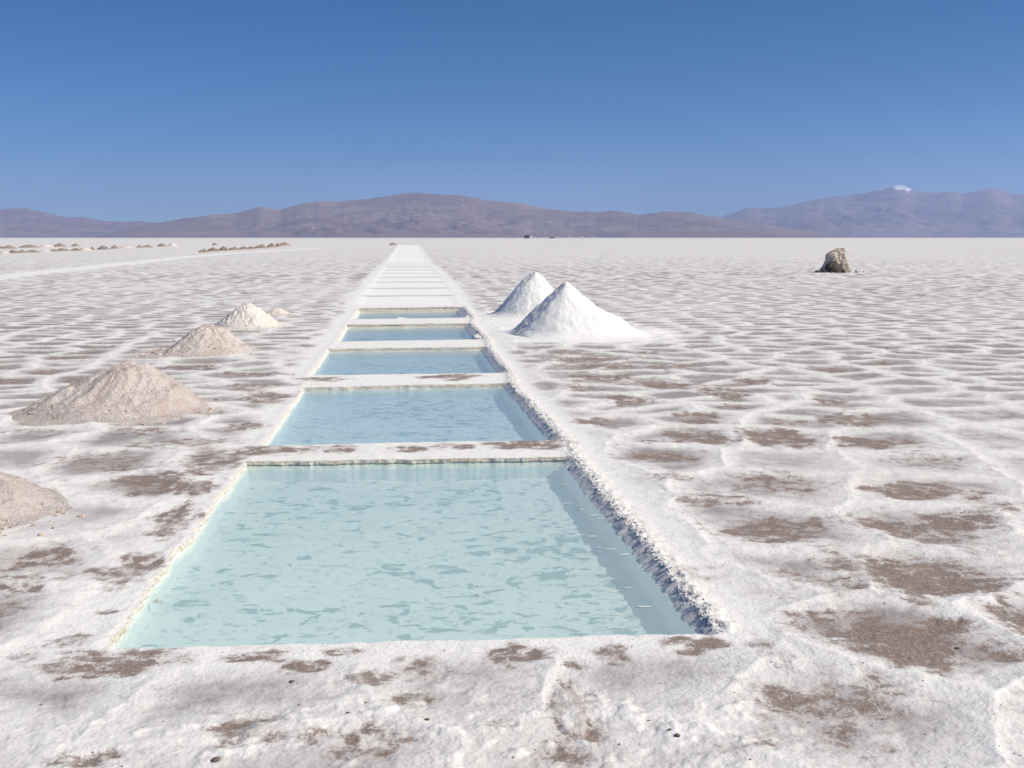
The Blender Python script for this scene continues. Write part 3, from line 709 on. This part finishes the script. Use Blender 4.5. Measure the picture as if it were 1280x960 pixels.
def build_stones():
    for (px, py, w_, lab, mt) in STONES:
        x, y = heap_pos(px, py); x2, _ = heap_pos(px + w_, py); s = abs(x2 - x) * 0.62
        z, _ = ground(np.array([x]), np.array([y]))
        u, v = np.meshgrid(np.linspace(0, 2 * math.pi, 18, endpoint=False), np.linspace(0.05, math.pi - 0.05, 10))
        d = np.stack([np.sin(v) * np.cos(u), np.sin(v) * np.sin(u), np.cos(v)], -1); sd_ = int(px)
        k = 1 + 0.8 * fbm(d[..., 0] * 1.6 + sd_, d[..., 1] * 1.6 + d[..., 2], 3, sd_)
        P = (d * k[..., None] * np.array([s, s * 0.8, s * 0.5])).reshape(-1, 3)
        link('pebble', mesh_np('pebble', P, grid_quads(10, 18, wrap=True)[:, ::-1]), mt, None, label=lab, category='stone').location = (x, y, float(z[0]) + s * 0.3)
    # things lying in the nearest pool
    for (px, py, w_, lab, mt, zz) in ((596, 744, 5, 'larger black speck of stone under water in the nearest pool', M_STONE, -0.205), (596.5, 733, 3.5, 'smaller black speck of stone under water in the nearest pool', M_STONE, -0.205),
                                      (197, 752, 9, 'tan clod at the waterline by the left wall of the nearest pool', M_CLOD, -0.06)):
        dx, dy, dz = ray(px, py); t = (zz - H) / dz; x, y = float(dx * t), float(dy * t); s = w_ / FPX * y * 0.6
        o = link('pebble', heap_mesh(1.0, 0.7, int(px), None, 0.3, 0.7, 0.8, None, 16, 8), mt, None, label=lab, category='stone')
        o.location = (x, y, zz); o.scale = (s, s, s)
    # crumbs of salt scattered over the trampled foreground
    n = 1100; x = RNG.uniform(-3.6, 5.0, n); y = 3.3 + RNG.uniform(0, 1, n) ** 1.4 * 6.5
    lb, rb = lane_bounds(y); keep = ~((x > lb - 0.1) & (x < rb + 0.1) & (y > YP0 - 0.08)) & (fbm(x * 1.2, y * 1.2, 3, 91) > -0.03)
    x, y = x[keep], y[keep]; z, at = ground(x, y)
    chunks(np.stack([x, y, z - 0.001], 1), RNG.uniform(0.002, 0.008, len(x)), 'salt_crumbs', M_WHITE, None, kind='stuff', label='loose white salt crumbs scattered over the foreground crust', category='salt crumbs')
    n = 420; x = RNG.uniform(-4, 5.5, n); y = 3.4 + RNG.uniform(0, 1, n) * 9
    lb, rb = lane_bounds(y); keep = ~((x > lb - 0.1) & (x < rb + 0.1) & (y > YP0 - 0.05)); x, y = x[keep], y[keep]; z, at = ground(x, y)
    chunks(np.stack([x, y, z - 0.001], 1), RNG.uniform(0.002, 0.007, len(x)), 'mud_crumbs', M_STONE, None, kind='stuff', label='tiny dark mud grains scattered over the foreground crust', category='mud grains')

# ------------------------------------------------------------------ mountains
RANGE_A = [(-330,285),(-250,268),(-160,274),(-90,264),(-40,258),(0,261.5),(33,260),(59,266),(88.5,272.5),(102,271),(128,276),(157,277),(179,276),(197,279),(230,283),(280,287),(330,292),(380,297)]
RANGE_B = [(120,296),(150,288),(185,280),(200,278.5),(223,274),(262,268.5),(290,267),(305,264),(325,258),(340,261),(351,262),(370,256),(398,251),(420,252),(460,248.5),(490,244),(518,240.5),(551,243),(575,244),(607,250),(644,253),(673,259),(717,265),(734,264),(746,265.5),(766,262.7),(799,268),(820,266),(835,264.5),(860,264.7),(884,269),(925,277),(958,279.5),(978,285),(1014,289),(1034,294),(1060,297)]
RANGE_C = [(800,297),(840,285),(870,277),(903,271),(932,260),(971,260),(1014,250),(1057,244),(1083,241),(1099,235.5),(1119,230.5),(1132,232),(1144,239),(1171,241),(1188,239.5),(1204,242),(1234,235.6),(1247,235.6),(1263,242),(1280,243),(1330,236),(1400,248),(1500,255),(1600,270),(1700,285),(1800,297)]
def mountain_mat():
    t = NT('mountain_slope'); P = t.pos((1, 1, 1.6))
    n1 = t.noise(P, 0.00035, 6, 0.55); n2 = t.noise(P, 0.0016, 6, 0.6, 0.5); n3 = t.noise(P, 0.006, 4, 0.6)
    rel, snow = t.attr('rel'), t.attr('snow')
    c = t.mix(t.ss(n1, 0.38, 0.62), (0.185, 0.13, 0.115, 1), (0.24, 0.18, 0.15, 1))
    c = t.mix(t.ss(n2, 0.5, 0.72, 0, 0.6), c, (0.105, 0.085, 0.075, 1))
    c = t.mix(t.math('MULTIPLY', t.ss(n2, 0.30, 0.44, 1, 0), 0.5), c, (0.33, 0.24, 0.19, 1))
    c = t.mix(t.math('MULTIPLY', t.ss(rel, 0.62, 1.0), t.ss(n1, 0.45, 0.65, 0.1, 0.6)), c, (0.34, 0.225, 0.18, 1))
    c = t.mix(t.ss(rel, 0.10, 0.0, 0, 0.55), c, (0.20, 0.15, 0.13, 1))
    sn = t.ss(t.math('ADD', snow, t.math('MULTIPLY', t.math('SUBTRACT', n3, 0.5), 4.2)), 0.80, 1.0)
    c = t.mix(sn, c, (0.85, 0.87, 0.9, 1))
    return t.fin(c, 0.95, t.bump(n3, 0.4, 40), 0.05)
M_MTN = mountain_mat()
def build_range(name, prof, r0, rc, r1, seed, spur, snow=None):
    px = np.array([p[0] for p in prof], float); py = np.array([p[1] for p in prof], float)
    dx, dy, dz = ray(px, py); az = np.arctan2(dx, dy); te = dz / np.hypot(dx, dy)
    order = np.argsort(az); az, te = az[order], te[order]
    na = max(260, int((px.max() - px.min()) * 0.85)); A = np.linspace(az[0], az[-1], na)
    e = np.interp(A, az, te)
    ker = np.array([1, 2, 3, 2, 1.]); ker /= ker.sum(); e = np.convolve(np.pad(e, 2, 'edge'), ker, 'valid')
    e = e + 0.0011 * fbm(A * 160, A * 0 + seed, 4, seed) * np.clip(e / 0.01, 0, 1); e = np.maximum(e, -0.0008)
    nt_ = 120; T = np.linspace(0, 1, nt_); rr = np.interp(T, [0, 0.72, 1], [r0, rc, r1])
    AA, RR_ = np.meshgrid(A, rr); TT = T[:, None] + 0 * AA
    Hc = np.maximum((e * rc + H), -0.3)[None, :] + 0 * AA
    k = np.clip(TT / 0.72, 0, 1); up = 0.16 * k + 0.84 * k ** 2.1
    dn = 1 - sstep(0.72, 1.0, TT) * 0.9
    base = np.where(TT <= 0.72, up, dn)
    x, y = RR_ * np.sin(AA), RR_ * np.cos(AA)
    s1 = (1 - np.abs(fbm(x / spur, y / (spur * 1.8), 5, seed + 3, 0.55)) * 3.2)
    s2 = (1 - np.abs(fbm(x / (spur * .33), y / (spur * .5), 4, seed + 6, 0.55)) * 3.0)
    wgt = np.sin(math.pi * np.clip(k, 0, 1)) ** 0.8 * (1.15 - 0.6 * k)
    z = Hc * (base + wgt * (0.30 * (s1 - 0.55) + 0.10 * (s2 - 0.6)))
    # never let a spur rise past the crest line seen from the flat
    lim = (e[None, :] * np.clip(0.86 + 0.45 * fbm(x / 1500, y / 1500, 4, seed + 9), 0.6, 0.97) * RR_ + H); z = np.where(TT < 0.70, np.minimum(z, np.maximum(lim, -0.2)), z)
    z = np.maximum(z, -0.4); z[0] = -0.5
    rel = np.clip(z / max(Hc.max(), 1), 0, 1)
    sn = np.zeros_like(x)
    if snow:
        dxs, dys, _ = ray(snow[0], 240); a0 = math.atan2(dxs, dys); el = z / RR_
        sn = np.exp(-((AA - a0) / snow[1]) ** 2) * sstep(snow[2], snow[3], el)
    me = mesh_np(name, np.stack([x.ravel(), y.ravel(), z.ravel()], 1), grid_quads(nt_, na)[:, ::-1], dict(rel=rel.ravel(), snow=sn.ravel()))
    link(name, me, M_MTN, kind='structure')

# ------------------------------------------------------------------ distant salt works buildings
def build_works():
    wm = NT('whitewash').fin((0.78, 0.77, 0.75, 1)); dm = NT('dark_paint').fin((0.05, 0.045, 0.045, 1)); rm = NT('tin_roof').fin((0.55, 0.56, 0.58, 1), 0.5)
    D = 2600.0
    def box(bm_v, bm_f, x0, x1, y0, y1, z0, z1):
        b = len(bm_v); bm_v += [(x0,y0,z0),(x1,y0,z0),(x1,y1,z0),(x0,y1,z0),(x0,y0,z1),(x1,y0,z1),(x1,y1,z1),(x0,y1,z1)]
        bm_f += [tuple(b + i for i in f) for f in ((0,1,5,4),(1,2,6,5),(2,3,7,6),(3,0,4,7),(4,5,6,7),(3,2,1,0))]
    def part(name, boxes, m, parent):
        v, f = [], []
        for b in boxes: box(v, f, *b)
        me = bpy.data.meshes.new(name); me.from_pydata(v, [], f); me.update(); return link(name, me, m, parent)
    spots = [(632, 2.6, 3.0, 'w'), (643, 3.2, 2.6, 'w'), (658.5, 6.0, 7.5, 'd'), (664.5, 4.0, 6.5, 'w'), (670.5, 3.0, 3.6, 'w'), (682.5, 5.0, 3.4, 'w'), (690, 5.5, 2.6, 'd'), (698, 3.0, 4.2, 'w'), (713, 6.5, 4.2, 'w'), (726.5, 6.0, 4.4, 'w'), (740, 4.5, 4.4, 'w')]
    for k, (px, wd, hh, c) in enumerate(spots):
        dx, dy, _ = ray(px, 297); q = D / math.hypot(dx, dy); x, y = float(dx * q), float(dy * q)
        nm = 'farm_shed' if c == 'd' else 'white_cabin'
        lab = (('tall dark shed at the foot of the mountains' if hh > 5 else 'low dark shed among the white cabins') if c == 'd' else f'{ORD[k]} tiny building from the left along the horizon, white')
        th = thing(nm, lab, 'building', (x, y, 0), 'distant buildings on the horizon'); th.rotation_euler = (0, 0, -math.atan2(dx, dy))
        a, b = wd, 3.0
        part('wall', [(-a, a, -b, b, 0, hh)], dm if c == 'd' else wm, th)
        part('roof', [(-a - .3, a + .3, -b - .3, b + .3, hh + .01, hh + .35)], rm if c == 'w' else dm, th)
        part('door', [(-0.6, 0.6, -b - .08, -b - .01, 0, 2.1)], dm if c == 'w' else wm, th)
        part('window', [(a * .5, a * .5 + 1.0, -b - .08, -b - .01, 1.0, 2.0)], dm if c == 'w' else wm, th)

def build_haze():
    me = bpy.data.meshes.new('haze'); s, z0, z1 = 46000.0, -1.6, 2000.0
    v = [(-s,-s,z0),(s,-s,z0),(s,s,z0),(-s,s,z0),(-s,-s,z1),(s,-s,z1),(s,s,z1),(-s,s,z1)]
    me.from_pydata(v, [], [(0,3,2,1),(4,5,6,7),(0,1,5,4),(1,2,6,5),(2,3,7,6),(3,0,4,7)]); me.update()
    m = bpy.data.materials.new('haze'); m.use_nodes = True; t = m.node_tree
    t.nodes.remove(t.nodes['Principled BSDF'])
    pv = t.nodes.new('ShaderNodeVolumePrincipled'); pv.inputs['Color'].default_value = (0.42, 0.58, 1.0, 1); pv.inputs['Density'].default_value = 2.9e-5
    pv.inputs['Anisotropy'].default_value = 0.2
    t.links.new(pv.outputs[0], t.nodes['Material Output'].inputs['Volume'])
    link('haze', me, m, kind='stuff')

M_CLODH = heap_mat('brown_old_salt', (0.27, 0.205, 0.17, 1), (0.46, 0.38, 0.33, 1), (0.14, 0.10, 0.085, 1), 0.8, 4.0)
build_ground(); build_lane(); build_pools(); build_pans()
build_range('left_mountains', RANGE_A, 19000, 27000, 31000, 911, 2600)
build_range('middle_mountains', RANGE_B, 13500, 20000, 24000, 922, 2100)
build_range('right_mountains', RANGE_C, 22000, 34000, 40000, 933, 3400, snow=(1118, 0.028, 0.0405, 0.0435))
build_heaps(); build_rows(); build_rock(); build_stones(); build_works()
build_haze()
